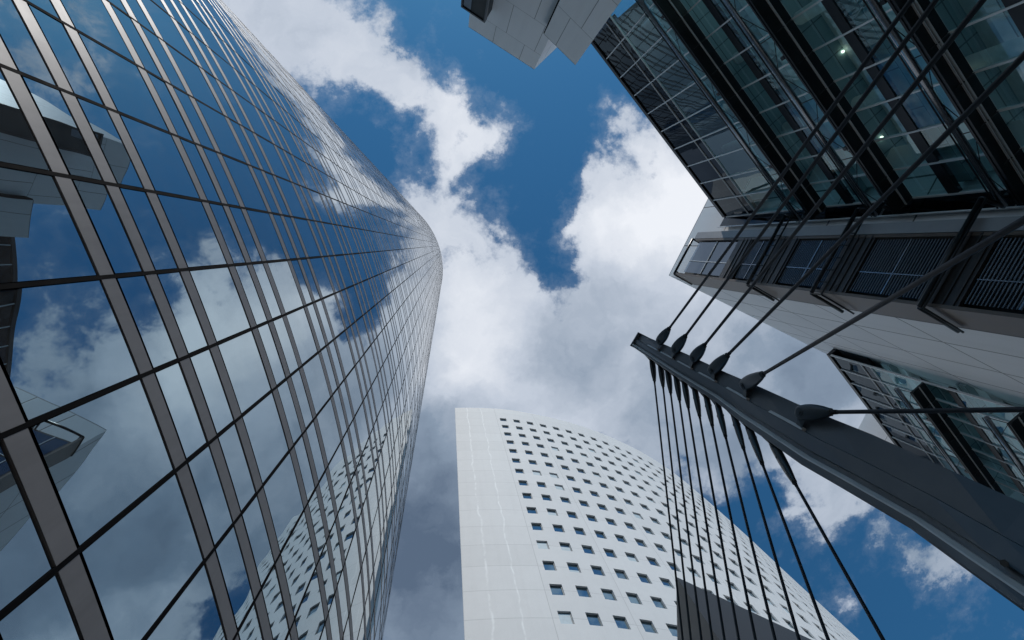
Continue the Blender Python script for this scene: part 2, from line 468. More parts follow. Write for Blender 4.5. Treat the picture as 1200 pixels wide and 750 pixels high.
def wscore(c):
    p = V((wp(c[0])+wp(c[1]))/2, (c[2]+c[3])/2)
    if not infr(p, 10): return 0
    a = proj(p)
    if 793 < a[0] and a[1] > 677+(a[0]-793)*.47: return 0
    n = wn((c[0]+c[1])/2); d = (p-Vector((0, 0, CAMZ)))
    return abs(Vector((n.x, n.y, 0)).dot(d.normalized()))/d.length_squared
wincells.sort(key=lambda c: -wscore(c))
rf, rpn = MB(), MB()
for k, c in enumerate(wincells):
    bl = random.choice((0, 0, 0, 0, .35, .6, .9)) if random.random() < .5 else 0
    if k < 100:
        f, p = MB(), MB(); window(f, p, *c, bl)
        fo = f.build('window', M['winframe'], wt); p.build('pane', [M['winglass'], M['blind']], fo)
    else: window(rf, rpn, *c, bl)
o = rf.build('window', M['winframe'], wt); o['kind'] = 'stuff'
o = rpn.build('pane', [M['winglass'], M['blind']], o); o['kind'] = 'stuff'

# ================================================================ GLASS OFFICES (two bays in one facade plane)
HA = 26.6
A1 = q(693, 49)*HA; A2 = q(848, 254)*HA
T = (A2-A1).normalized(); NO = Vector((-T.y, T.x))
if NO.dot(-A1) < 0: NO = -NO            # outward normal, towards the camera
def hplane(x, y, off=0.):               # height at which the sight line meets the facade plane moved out by off
    a = q(x, y); d = (A1+NO*off).dot(NO); return d/(a.dot(NO))
T3 = Vector((T.x, T.y, 0)); N3 = Vector((NO.x, NO.y, 0))
lv_thin = [hplane(765, 99), hplane(775, 99)]
OUT = .72
lv_tube = [hplane(775.3, 34.7, OUT), hplane(863.3, 17.3, OUT), hplane(1048.4, 41.6, OUT)]
lv_shelf = [hplane(801, 50, OUT), hplane(902, 38.7, OUT), hplane(1077, 56, OUT)]
lv_tube.append(lv_tube[-1]-3.6); lv_shelf.append(lv_shelf[-1]-3.5)
lv_dark = [hplane(850, 37), hplane(990, 41)]; lv_dark.append(lv_dark[-1]-3.7)
LT, LS, LD = lv_tube, lv_shelf, lv_dark
print('levels', lv_thin, lv_tube, lv_shelf, lv_dark)
def office(name, label, O, L, nb, x_in=7.0, lamps=(), lm=1.):
    lv_tube, lv_shelf, lv_dark = [[h*lm for h in l] for l in (LT, LS, LD)]
    th = thing(name, label, 'office building', (O.x, O.y, 0), None)
    end = O+T*L
    # floors behind the glass
    fl = [(lv_dark[0]-.4+3.8, .5)]+[(h-.42, .42) for h in lv_dark]+[(lv_dark[-1]-4.1, .4)]
    for (h, t) in fl:
        mb = MB(); mb.box(V(O-NO*x_in+T*.1, h), T3*(L-.2), N3*(x_in-.35), (0, 0, t)); mb.build('floor_slab', M['ceil'], th)
        mb = MB()
        for k in range(3):
            mb.box(V(O-NO*(.95+k*1.9)+T*.15, h-.45), T3*(L-.3), N3*.34, (0, 0, .447))
        mb.build('ceiling_beam', M['beam'], th)
    mb = MB(); mb.box(V(O-NO*x_in+T*.05, G0), T3*(L-.1), N3*(.2), (0, 0, HA-G0-.3)); mb.build('rear_wall', M['ceil'], th)
    mb = MB(); mb.box(V(O-NO*x_in, HA-.25), T3*L, N3*(x_in+.06), (0, 0, .25)); mb.build('roof', M['darkm'], th)
    for k in range(max(1, int(L/3.4))):
        c = O-NO*1.9+T*(1.2+k*3.3)
        mb = MB(); mb.tube(V(c, G0), V(c, HA-.3), .22, n=16); mb.build('column', M['beam'], th)
    # glazing grid
    edges = [0+L*i/nb for i in range(nb+1)]
    hs = [G0+.4, lv_shelf[3], lv_dark[2], lv_shelf[2], lv_dark[1], lv_shelf[1], lv_dark[0], lv_shelf[0], lv_thin[1], lv_thin[0], HA-.27]
    for i in range(nb):
        for j in range(len(hs)-1):
            mat = M['spandrel'] if j >= len(hs)-3 else M['teal']
            a = O+T*(edges[i]+.02); b = O+T*(edges[i+1]-.02)
            t = [random.uniform(-.006, .006) for _ in range(4)]
            if nb*(len(hs)-1) <= 110 and (j > 0):
                mb = MB()
                mb.quad(V(a+NO*t[0], hs[j]+.02), V(b+NO*t[1], hs[j]+.02), V(b+NO*t[2], hs[j+1]-.02), V(a+NO*t[3], hs[j+1]-.02))
                mb.build('glass_panel', mat, th)
    for e in edges:
        mb = MB(); mb.box(V(O+T*(e-.022)-NO*.03, G0+.2), T3*.044, N3*.085, (0, 0, HA-G0-.5)); mb.build('mullion', M['mull'], th)
    for h in lv_thin:
        mb = MB(); mb.box(V(O-NO*.03, h-.02), T3*L, N3*.075, (0, 0, .04)); mb.build('transom', M['mull'], th)
    for h in lv_dark:
        mb = MB(); mb.box(V(O-NO*.12, h-.3), T3*L, N3*.145, (0, 0, .32)); mb.build('transom', M['darkm'], th)
    mb = MB(); mb.box(V(O-NO*5+T*.1, HA+.005), T3*(L-.5), N3*3.35, (0, 0, 2.2)); mb.build('shadow_box', M['darkm'], th)  # unseen rooftop box, added to shift the shadow on the white wing
    # dark blinds behind the top glazing band
    mb = MB(); mb.box(V(O-NO*.5, lv_thin[0]+.02), T3*L, N3*.12, (0, 0, HA-lv_thin[0]-.5)); mb.build('spandrel_liner', M['inner'], th)
    # catwalks: grating shelf, edge beams, brackets
    for n, h in enumerate(lv_shelf):
        cw = MB()
        cw.box(V(O+NO*.02, h-.03), T3*L, N3*(OUT-.0), (0, 0, .06))
        cw.box(V(O+NO*(OUT-.10), h-.11), T3*L, N3*.10, (0, 0, .078))
        cwo = cw.build('catwalk', M['darkm'], th)
        mb = MB(); mb.box(V(O+NO*.30, h-.085), T3*L, N3*.035, (0, 0, .05))
        if n == 2: mb.box(V(O+NO*.39, h-.085), T3*L, N3*.02, (0, 0, .05))
        mb.build('runner', M['mull'], cwo)
        for e in edges:
            mb = MB(); mb.box(V(O+T*(e-.012)+NO*.03, h-.07), T3*.024, N3*(OUT-.14), (0, 0, .035))
            mb.build('joist', M['joist'], cwo)
        ht = lv_tube[n]
        hr = MB(); hr.tube(V(O+NO*OUT, ht), V(end+NO*OUT, ht), .082, n=14)
        hro = hr.build('handrail', M['tube'], th)
        mb = MB()
        mb.tube(V(O+NO*(OUT+.07), ht+.10), V(end+NO*(OUT+.07), ht+.10), .02, n=6)
        st = 2*L/nb; s = 0
        while s < L-st*.6:
            p0 = V(O+T*s+NO*(OUT-.05), h); p1 = V(O+T*min(L, s+st/2)+NO*OUT, ht); p2 = V(O+T*min(L, s+st)+NO*(OUT-.05), h)
            mb.tube(p0, p1, .011, n=5); mb.tube(p1, p2, .011, n=5)
            mb.tube(V(O+T*s+NO*(OUT-.04), h), V(O+T*s+NO*OUT, ht), .014, n=5)
            s += st
        mb.build('brace', M['darkm'], hro)
        for kk in range(int(L/3.2)+1):
            s = min(L-.3, 1.6+kk*3.15)
            mb = MB(); mb.box(V(O+T*s, h+.1), T3*.1, N3*OUT, (0, 0, .14)); mb.build('bracket', M['darkm'], cwo)
    mb = MB()
    for (s, dd, h) in lamps:
        c = V(O+T*s-NO*dd, h)
        mb = MB(); mb.tube(c, c+Vector((0, 0, .05)), .045, n=10)
        mb.build('lamp', M['lampm'], th)
    return th
L_A = (A2-A1).length
lampsA = [(5.0, 1.2, lv_dark[0]-.50), (6.9, 1.5, lv_dark[0]-.50), (4.4, 1.6, lv_dark[1]-.50), (8.0, 1.3, lv_dark[1]-.50), (6.2, 2.4, lv_dark[0]-.5), (2.4, 1.3, lv_dark[2]-.5), (9.2, 1.9, lv_dark[0]-.5), (7.3, 3.0, lv_dark[1]-.5)]
office('glass_office', 'dark teal glass office front with catwalks and railings, filling the upper right', A1, L_A, 10, lamps=lampsA)
BHp = HA
B1 = q(969, 415)*BHp; B1 = A1+T*((B1-A1).dot(T)); B2 = q(1053, 524)*BHp; B2 = A1+T*((B2-A1).dot(T))
office('glass_office', 'smaller glass office front below the long white wall, above the big grey beam', B1, (B2-B1).length, 7, 6.0, lm=1.085)
# glass return at the near corner of the upper office
# ================================================================ WHITE WINGS
H2 = 30.0
C2 = q(784, 323)*H2
AD = (q(829, 235)-q(784, 323)).normalized()
BD = Vector((-AD.y, AD.x))
if BD.x < 0: BD = -BD
EB = q(975, 418)*H2
BD = (EB-C2).normalized()
th = thing('white_wing', 'long white panelled wing with a glazed brown-sided bay, between the two glass fronts', 'building', (C2.x, C2.y, 0))
mb = MB()
Lb = (EB-C2).length+2.5
mb.prism([C2, C2+BD*Lb, C2+BD*Lb+AD*5.4, C2+AD*5.4], G0, H2)
mb.build('wall', M['panel'], th)
mb = MB(); mb.prism([C2-BD*.0+AD*.02, C2+BD*Lb, C2+BD*Lb+AD*5.4, C2+AD*5.4], H2+.003, H2+.06); mb.build('roof', M['panelgrey'], th)
# glazed bay
HB = 26.9
pC = q(790, 321)*HB; pA = q(812, 280)*HB; pE = q(811, 333)*HB
pin = pE+(pA-pC)
bay = MB()
bay.prism([pC+BD*.42-AD*0, pE+BD*.05, pE+BD*.05+(pA-pC), pA+BD*.42], G0, HB-.1)
bayo = bay.build('bay', M['inner'], th)
ad = (pA-pC).normalized(); La = (pA-pC).length
bd = (pE-pC).normalized(); Lc = (pE-pC).length
ad3 = Vector((ad.x, ad.y, 0)); bd3 = Vector((bd.x, bd.y, 0))
nO = Vector((-ad.y, ad.x));
if nO.dot(-pC) < 0: nO = -nO
n3 = Vector((nO.x, nO.y, 0))
# brown side cheek
mb = MB(); mb.box(V(pC, G0), bd3*Lc, ad3*.09, (0, 0, HB-G0)); mb.build('side_panel', M['brown'], bayo)
mb = MB(); mb.box(V(pA-ad*.09, G0), -n3*.6, ad3*.09, (0, 0, HB-G0-.4)); mb.build('side_panel', M['brown'], bayo)
# frame round the head of the bay
mb = MB(); mb.tube(V(pC, HB), V(pA, HB), .06, n=8); mb.tube(V(pC, HB), V(pE, HB), .06, n=8); mb.tube(V(pA, HB), V(pA-nO*.5, HB), .05, n=8)
mb.tube(V(pC+ad*.14+nO*.0, HB-.02), V(pC+ad*.14-nO*.5, HB-.5), .03, n=6)
mb.build('frame', M['darkm'], bayo)
# grey cover strip beside the glazing, white pier
mb = MB(); mb.box(V(pA+ad*.02, G0), ad3*.34, -n3*.5, (0, 0, HB-G0-.15)); mb.build('cover_strip', M['panelgrey'], bayo)
glz = [(26.2, 22.4, 0), (21.3, 19.7, 1), (18.3, 15.9, 1), (14.8, 12.3, 1), (11.2, 8.6, 1), (7.4, 4.8, 1), (3.8, 1, 1)]
for (z1, z0, sl) in glz:
    g2 = MB(); a = pC+ad*.2-nO*.10; b = pA-ad*.12-nO*.10
    g2.quad(V(a, z0), V(b, z0), V(b, z1), V(a, z1)); go = g2.build('bay_window', M['bayglass'], bayo)
    mb = MB(); m_ = (a+b)/2
    mb.box(V(a, (z0*.55+z1*.45)), (b-a).to_3d(), n3*.03, (0, 0, .035)) if False else None
    mb.box(V(a+ad*(.30*La)-nO*.01, z0), ad3*.03, n3*.05, (0, 0, z1-z0))
    mb.box(V(a-nO*.01, (z0+z1)/2), ad3*(b-a).length, n3*.05, (0, 0, .045))
    mb.build('glazing_bar', M['mull'] if not sl else M['tube'], go)
    if sl:
        mb = MB(); k = z0+.05
        while k < z1-.05:
            mb.box(V(a+nO*.01, k), ad3*(b-a).length, n3*.02, (0, 0, .022)); k += .095
        mb.build('louvre', M['slat'], go)
zz = [26.2, 22.4, 21.3, 19.7, 18.3, 15.9, 14.8, 12.3, 11.2, 8.6, 7.4, 4.8, 3.8]
for i in range(1, len(zz)-1, 2):
    mb = MB(); mb.box(V(pC+ad*.09-nO*.16, zz[i+1]), ad3*(La-.1), n3*.14, (0, 0, zz[i]-zz[i+1]))
    for k in range(3): mb.box(V(pC+ad*.09-nO*.02, zz[i+1]+.1+k*(zz[i]-zz[i+1]-.2)/3.3), ad3*(La-.1), n3*.03, (0, 0, .05))
    mb.build('spandrel', M['spb'], bayo)
# handrails wrapping round the bay at the catwalk levels
for n, ht in enumerate(lv_tube):
    h3 = lv_tube[2]
    a = q(1166, 230)*h3; c = q(1109, 359)*h3; e = q(1157, 385)*h3
    a = A2+NO*OUT; c = pC+nO*.15-ad*.11; e = pE-ad*.11; a0_ = a; a = c+ad*(La+.9)
    mb = MB()
    mb.tube(V(a, ht), V(c, ht), .062, n=10); mb.tube(V(c, ht), V(e, ht), .05, n=10); mb.tube(V(a, ht), V(a0_, ht), .062, n=10)
    hs = lv_shelf[n]-.0
    mb.tube(V(a, hs+.22), V(c, hs+.22), .03, n=6); mb.tube(V(c, hs+.22), V(e, hs+.22), .03, n=6)
    L = (c-a).length; k = 0
    while k <= 7:
        p = a+(c-a)*(k/7); mb.tube(V(p, hs+.22), V(p, ht), .018, n=5); k += 1
    mb.build('handrail', M['darkm'], th)
# white strip / corner return of the upper office: short glass panes turned along the wing
ret = MB(); r0 = A2+NO*.0; r1 = A2+(-AD)*.55
for (z1, z0) in ((HA-.1, 24.2), (24.1, 20.2), (20.1, 16.2), (16.1, 12.0), (11.9, 8.0), (7.9, 3.0)):
    ret.quad(V(r0, z0), V(r1, z0), V(r1, z1), V(r0, z1))
o = ret.build('corner_return', M['spandrel'], th)
mb = MB(); mb.box(V(r1-AD*0, G0), Vector((-AD.x, -AD.y, 0))*.04, Vector((-BD.x, -BD.y, 0))*.05, (0, 0, HA-G0)); mb.build('corner_post', M['mull'], th)

# wing further along (lit white peak over the beam)
C4 = q(992, 527)*H2
th = thing('white_wing', 'small pale peak of a white wing, between the grey beam and smaller glass front', 'building', (C4.x, C4.y, 0))
mb = MB(); mb.prism([C4, C4+BD*7, C4+BD*7+AD*3.6, C4+AD*3.6], G0, H2); mb.build('wall', M['panelb'], th)
mb = MB(); mb.prism([C4+BD*.1, C4+BD*7, C4+BD*7+AD*3.6, C4+AD*3.6], H2+.003, H2+.05); mb.build('roof', M['panelgrey'], th)

# white block at the top of the picture
c1, c2, c3 = q(549, 31)*H2, q(626, 81)*H2, q(652, 56)*H2
d1 = (c2-c1).normalized()
n1 = Vector((-d1.y, d1.x))
if n1.dot(c1) < 0: n1 = -n1
th = thing('white_wing', 'white panelled block with a sharp lower corner and dark glazed box, at the top edge', 'building', (c1.x, c1.y, 0))
mb = MB(); rad1 = c1.normalized(); bk1 = Vector((rad1.x*.98+.19, rad1.y)).normalized()
c3b = c2+(c3-c2).normalized()*4.5
mb.prism([c1, c2, c3b, c3b+c3b.normalized()*2+Vector((-2.5, 0)), c1+bk1*9], G0, H2)
mb.build('wall', M['panelb'], th)
mb = MB(); mb.prism([c1, c2, c3b, c3b+c3b.normalized()*2+Vector((-2.5, 0)), c1+bk1*9], H2+.003, H2+.06); mb.build('roof', M['panelgrey'], th)
HX = 26.5
x1 = q(540, 8)*HX; x2 = q(568, 27)*HX; xd = (x2-x1).normalized(); xn = Vector((-xd.y, xd.x))
if xn.dot(x1) < 0: xn = -xn
bx = MB(); bx.prism([x1+xn*.06, x2+xn*.06-xd*.02, x2+xn*2.2, x1+xn*2.2], G0+8, HX-.02); bo = bx.build('bay', M['inner'], th)
x13 = Vector((xd.x, xd.y, 0)); xn3 = Vector((xn.x, xn.y, 0)); Lx = (x2-x1).length
mb = MB()
mb.box(V(x1, HX-.12), x13*Lx, xn3*.2, (0, 0, .14)); mb.box(V(x1, G0+8), x13*.07, xn3*.15, (0, 0, HX-G0-8.13)); mb.box(V(x2-xd*.07, G0+8), x13*.07, xn3*.15, (0, 0, HX-G0-8.13))
mb.build('frame', M['darkm'], bo)
gx = MB(); gx.quad(V(x1+xd*.12+xn*.03, HX-1.7), V(x1+xd*.48+xn*.03, HX-1.7), V(x1+xd*.48+xn*.03, HX-.3), V(x1+xd*.12+xn*.03, HX-.3)); gx.build('bay_window', M['slat'], bo)
HV = 24.6
w1, w2 = q(638, 40)*HV, q(674.5, 76)*HV
wd = (w2-w1).normalized()
th = thing('white_wing', 'grey-white panelled pier with a diagonal roof edge, against the upper glass front', 'building', (w2.x, w2.y, 0))
rr = w2.normalized(); away = Vector((rr.x-.08, rr.y-.0)).normalized(); rr1 = w1.normalized(); away1 = Vector((rr1.x+.10, rr1.y)).normalized()
mb = MB(); mb.prism([w1, w2, w2+away*3.2, w1+away1*3.0], G0, HV); mb.build('wall', M['panelb'], th)
mb = MB(); mb.prism([w1, w2, w2+away*3.2, w1+away1*3.0], HV+.003, HV+.05); mb.build('roof', M['panelgrey'], th)
mb = MB(); mb.box(V(w1-wd*.06, G0), Vector((wd.x, wd.y, 0))*.05, Vector((rr1.x, rr1.y, 0))*.3, (0, 0, HV-G0)); mb.build('joint_strip', M['black'], th)

# dark slate block at the bottom
HD = 29.0
k0 = q(793, 677)*HD
kb = (q(948, 749)-q(793, 677)).normalized(); kd = (q(794.5, 749)-q(793, 677)).normalized()
th = thing('slate_block', 'dark slate-clad block rising behind the thin hanger rods at the bottom edge', 'building', (k0.x, k0.y, 0))
mb = MB(); mb.prism([k0, k0+kd*8, k0+kd*8+kb*16, k0+kb*16], G0, HD); mb.build('wall', M['slateblock'], th)
mb = MB(); mb.prism([k0, k0+kd*8, k0+kd*8+kb*16, k0+kb*16], HD+.003, HD+.10); mb.build('coping', M['darkm'], th)

# ================================================================ MAST
MS = .62
Pm = q(741+4, 399)*20.0*MS; RMm = Pm.length
st = [((750, 391), (741, 406)), ((803, 414), (795, 443)), ((850, 436), (838, 470)), ((890, 453), (869, 495)), ((932, 472), (905, 520)), ((975, 490), (940, 545)), ((1020, 508), (985, 571)), ((1110, 549), (1068, 620)), ((1200, 590), (1136, 670)), ((1330, 648), (1240, 745))]
def hm(x, y): return RMm/q(x, y).length
stations = []
for (t, b) in st:
    mid = ((t[0]+b[0])/2, (t[1]+b[1])/2); h = hm(*mid)
    stations.append((q(*t)*h, q(*b)*h, h))
tl, bl, hl = stations[-1]
stations.append((tl, bl, G0))
mast = thing('bridge_mast', 'slate-grey steel mast beam running from the centre right to the lower right corner', 'mast', ((tl.x+bl.x)/2, (tl.y+bl.y)/2, 0))
def ring(prof, stn):
    t, b, h = stn; wv = b-t; rd = ((t+b)/2).normalized()
    return [V(t+wv*uu+rd*vv*MS, h) for uu, vv in prof]
prof_body = [(0.0, .05), (.44, .05), (.45, .0), (.70, .0), (.71, .07), (.80, .07), (.80, .5), (0.0, .5)]
mb = MB(); mb.loft([ring(prof_body, s) for s in stations])
mb.build('body', M['mast'], mast, fix=True)
prof_fl = [(.812, .03), (.855, -.045), (.975, -.045), (1.0, -.02), (1.0, .55), (.812, .55)]
mb = MB(); mb.loft([ring(prof_fl, s) for s in stations]); mb.build('flange', M['mast'], mast, fix=True)
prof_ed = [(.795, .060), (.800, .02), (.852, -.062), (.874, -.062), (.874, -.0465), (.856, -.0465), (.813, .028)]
mb = MB(); mb.loft([ring(prof_ed, s) for s in stations]); mb.build('flange_edge', M['pad'], mast, fix=True)  # flange highlight put into the colour as a pale strip
eb = MB(); ebp = P(1177, 660, hm(1177, 655)*.985); ev = (Vector((0, 0, CAMZ))-ebp).normalized()
eb.tube(ebp-ev*.06, ebp+ev*.05, .020, n=10); eb.tube(ebp+ev*.05, ebp+ev*.075, .028, n=6); eb.build('bolt', M['fork'], mast)
def on_mast(uu, vv, h):
    for i in range(len(stations)-1):
        a, b = stations[i], stations[i+1]
        if a[2] >= h >= b[2]:
            t = (a[2]-h)/(a[2]-b[2]); tt = a[0]*(1-t)+b[0]*t; bb2 = a[1]*(1-t)+b[1]*t
            return V(tt+(bb2-tt)*uu+((tt+bb2)/2).normalized()*vv*MS, h)
    return V(stations[0][0], stations[0][2])
mb = MB(); c = stations[0]; mb.loft([ring([(-.04, -.07), (1.03, -.07), (1.03, .57), (-.04, .57)], (c[0], c[1], c[2]+.003)), ring([(-.04, -.07), (1.03, -.07), (1.03, .57), (-.04, .57)], (c[0], c[1], c[2]+.05))]); mb.build('end_plate', M['mast'], mast, fix=True)

def reach(a, d, px):
    best = min((i*.01 for i in range(10, 220)), key=lambda t: (lambda p: (p[0]-px[0])**2+(p[1]-px[1])**2)(proj(a+d*t)))
    return min(best, 1.3)
def fork(mb, a, b, wr, side):
    """spear-shaped socket from the pin a to the neck b; side = pin axis"""
    d = (b-a); L = d.length; d.normalize(); side = (side-d*side.dot(d)).normalized(); w = d.cross(side)
    prof = [(-.16, .35, .6), (-.10, .74, .9), (0, .98, 1), (.16, 1.08, 1), (.36, 1.08, 1), (.56, .97, .95), (.76, .78, .82), (.90, .60, .66), (.94, .52, .60), (1.0, .50, .60), (1.01, .30, .34)]
    rings = []
    for (t, ww, tt) in prof:
        c = a+d*(L*t)
        rr = []
        for k in range(14):
            an = 2*math.pi*k/14
            ca, sa = math.cos(an), math.sin(an)
            x = math.copysign(abs(ca)**.8, ca)*ww*wr; y = math.copysign(abs(sa)**.6, sa)*tt*wr*.58
            rr.append(c+w*x+side*y)
        rings.append(rr)
    mb.loft(rings, smooth=True)
def pin(mb, a, side, r, ln):
    mb.tube(a-side*ln, a+side*ln, r, n=16); mb.tube(a-side*(ln+.012), a+side*(ln+.012), r*.55, n=6)
FOOT = [(773, 407), (790, 417), (812, 429), (840, 444), (877, 465), (941, 503)]
PINS = [((773, 400), (785, 386)), ((791, 410), (803, 394)), ((813, 420), (826, 405)), ((835, 434), (854, 418)), ((872.7, 451), (895, 440.7)), ((938.8, 483.4), (973.8, 484))]
ENDS = [((1068, 0), 8.0), ((1097, 0), 7.6), ((1152, 0), 6.6), ((1200, 65), 6.0), ((1200, 258), 4.7), ((1200, 480), 6.2)]
LAB = ['topmost thick stay rod, leaving the mast nearest its tip', 'second thick stay rod from the tip of the mast', 'third thick stay rod from the tip of the mast',
       'fourth thick stay rod, crossing the white wall toward the upper right', 'fifth thick stay rod, thickest, crossing in front of the brown bay side', 'lowest stay rod, nearly level, crossing the smaller glass front']
for i in range(6):
    (px, py), (nx, ny) = PINS[i]; (ex, ey), eh = ENDS[i]
    hp = hm(px, py)*.985
    a = P(px, py, hp); e = P(ex, ey, eh*MS)
    d = (e-a).normalized(); sl_ = reach(a, d, (nx, ny)); b = a+d*sl_
    th = thing('stay_rod', LAB[i], 'stay rod', tuple(a), 'thick stay rods above the mast')
    view = (a-Vector((0, 0, CAMZ))).normalized()
    side = d.cross(Vector((0, 0, 1))).normalized()
    side = (-view+side*.35).normalized()
    s2 = (side-d*side.dot(d)).normalized()
    mb = MB(); fork(mb, a, b, .148*MS, s2); fo = mb.build('fork_socket', M['fork'], th, weld=True)
    mb = MB(); pin(mb, a+d*.04, s2, .085*MS, .100*MS); mb.build('pin', M['fork'], fo)
    tend = (0.2-a.z)/d.z
    mb = MB(); mb.tube(b, a+d*tend, .037*MS, n=14); mb.tube(b-d*.02, b+d*.09, .050*MS, .042*MS, n=14); mb.build('rod', M['rod'], th)
    # lug plate down to the mast face
    f0 = on_mast(.42, -.0, hm(*FOOT[i])*1.0); f1 = on_mast(.40, .02, hm(*FOOT[i])+.26*MS)
    mb = MB(); tn = s2*.022*MS
    pl = [a-d*.08, a+d*.10, f1, f0]
    mb.loft([[p-tn for p in pl], [p+tn for p in pl]]); mb.build('lug', M['fork'], th, fix=True)
    # seat pad on the mast face below each lug, its highlight painted pale
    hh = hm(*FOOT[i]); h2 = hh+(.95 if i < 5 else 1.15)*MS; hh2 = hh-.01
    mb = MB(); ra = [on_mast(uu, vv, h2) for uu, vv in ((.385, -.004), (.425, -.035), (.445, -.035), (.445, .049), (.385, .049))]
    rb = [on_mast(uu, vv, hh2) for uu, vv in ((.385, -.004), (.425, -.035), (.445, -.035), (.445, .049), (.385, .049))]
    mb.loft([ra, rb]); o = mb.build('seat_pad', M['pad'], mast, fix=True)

HG = [((765, 426), (768, 446), (800, 748)), ((774.7, 432.7), (776.7, 452.7), (809.5, 748)), ((783, 438.7), (785.3, 460.7), (821.8, 748)), ((793, 446), (795.7, 468.7), (834.5, 748)),
      ((803, 454), (806.7, 477.3), (848.8, 748)), ((815, 462), (818.7, 487.3), (865.5, 748)), ((828.7, 471.3), (833, 498.7), (885, 748)), ((843, 482.7), (849.3, 510.7), (908, 748)),
      ((861, 493), (868, 525.3), (936, 748)), ((880, 508), (892.7, 542.7), (970, 748)), ((910.7, 530), (930, 566.7), (1034, 748))]
ORD = ['first, leftmost of the thin hanger rods, nearest the mast tip', 'second thin hanger rod from the left', 'third thin hanger rod from the left', 'fourth thin hanger rod from the left', 'fifth thin hanger rod from the left',
       'sixth, middle one of the eleven thin hanger rods', 'seventh thin hanger rod from the left', 'eighth thin hanger rod from the left', 'third thin hanger rod from the right', 'second thin hanger rod from the right, passing over the tower edge', 'rightmost thin hanger rod, crossing open blue sky']
XD = 2.6
for i, (tp, tip, en) in enumerate(HG):
    tp = (tp[0]-(tip[0]-tp[0])*.42, tp[1]-(tip[1]-tp[1])*.42)
    hp = hm(*tp)*1.045; a = P(*tp, hp)
    # every hanger lands near the deck edge x = XD
    m_ = (13.2+(7.0-13.2)*(i/10))*MS
    e = P(*en, m_)
    d = (e-a).normalized(); L = reach(a, d, tip)
    th = thing('hanger_rod', ORD[i], 'hanger rod', tuple(a), 'thin hanger rods below the mast')
    view = (a-Vector((0, 0, CAMZ))).normalized()
    s2 = Vector((.6, .1, -.9)); s2 = (s2-d*s2.dot(d)).normalized()
    b = a+d*L
    mb = MB(); fork(mb, a+d*L*.16, b, .135*MS, s2); fo = mb.build('fork_socket', M['fork'], th, weld=True)
    mb = MB(); pin(mb, a+d*L*.42, s2, .052*MS, .069*MS); mb.build('pin', M['fork'], fo)
    tend = (.16-a.z)/d.z
    mb = MB(); mb.tube(b, a+d*tend, .030*MS, n=12); mb.tube(b-d*.02, b+d*.06, .040*MS, .033*MS, n=12); mb.build('rod', M['rod'], th)
    f0 = on_mast(.985, .04, hp+.26*MS); f1 = on_mast(.985, .04, hp-.30*MS)
    tn = s2*.016*MS
    pl = [f0, f1, a+d*L*.34, a+d*L*.10]
    mb = MB(); mb.loft([[p-tn for p in pl], [p+tn for p in pl]]); mb.build('lug', M['fork'], th, fix=True)

# ================================================================ SKY
w = bpy.data.worlds.new('World'); S.world = w; w.use_nodes = True; nt = w.node_tree
for n in list(nt.nodes): nt.nodes.remove(n)
out = N(nt, 'ShaderNodeOutputWorld'); bg = N(nt, 'ShaderNodeBackground'); nt.links.new(bg.outputs[0], out.inputs[0])
SUN_AZ = Vector((.08, -1.)).normalized(); SUN_EL = math.radians(50)
sky = N(nt, 'ShaderNodeTexSky'); sky.sky_type = 'NISHITA'; sky.sun_disc = False
sky.sun_elevation = SUN_EL; sky.sun_rotation = math.atan2(SUN_AZ.x, SUN_AZ.y)
sky.air_density = 1.0; sky.dust_density = .3; sky.ozone_density = 2.2; sky.altitude = 100
tcw = N(nt, 'ShaderNodeTexCoord').outputs['Generated']
sp = N(nt, 'ShaderNodeSeparateXYZ'); nt.links.new(tcw, sp.inputs[0])
zc = math_(nt, 'MAXIMUM', sp.outputs[2], .06)
cb = N(nt, 'ShaderNodeCombineXYZ')
nt.links.new(math_(nt, 'DIVIDE', sp.outputs[0], zc), cb.inputs[0]); nt.links.new(math_(nt, 'DIVIDE', sp.outputs[1], zc), cb.inputs[1])
qv = cb.outputs[0]
# ragged edges: push the lookup about with turbulence
wn_ = N(nt, 'ShaderNodeTexNoise'); wn_.inputs['Scale'].default_value = 5.; wn_.inputs['Detail'].default_value = 7; wn_.inputs['Roughness'].default_value = .62
nt.links.new(qv, wn_.inputs['Vector'])
wv_ = N(nt, 'ShaderNodeVectorMath', operation='MULTIPLY_ADD'); nt.links.new(wn_.outputs['Color'], wv_.inputs[0])
wv_.inputs[1].default_value = (.24, .24, 0); off_ = N(nt, 'ShaderNodeVectorMath', operation='ADD'); nt.links.new(qv, off_.inputs[0]); off_.inputs[1].default_value = (-.12, -.12, 0)
nt.links.new(off_.outputs[0], wv_.inputs[2]); qw = wv_.outputs[0]
def field(blobs, start, src):
    acc = start
    for (px, py, rx, ry, ang, s) in blobs:
        c = q(px, py)
        mp = N(nt, 'ShaderNodeMapping'); mp.vector_type = 'TEXTURE'
        mp.inputs['Location'].default_value = (c.x, c.y, 0); mp.inputs['Rotation'].default_value = (0, 0, math.radians(ang))
        mp.inputs['Scale'].default_value = (rx/F, ry/F, 1); nt.links.new(src, mp.inputs[0])
        dt = N(nt, 'ShaderNodeVectorMath', operation='DOT_PRODUCT'); nt.links.new(mp.outputs[0], dt.inputs[0]); nt.links.new(mp.outputs[0], dt.inputs[1])
        acc = math_(nt, 'MULTIPLY_ADD', math_(nt, 'POWER', .37, dt.outputs['Value']), s, acc)
    return acc
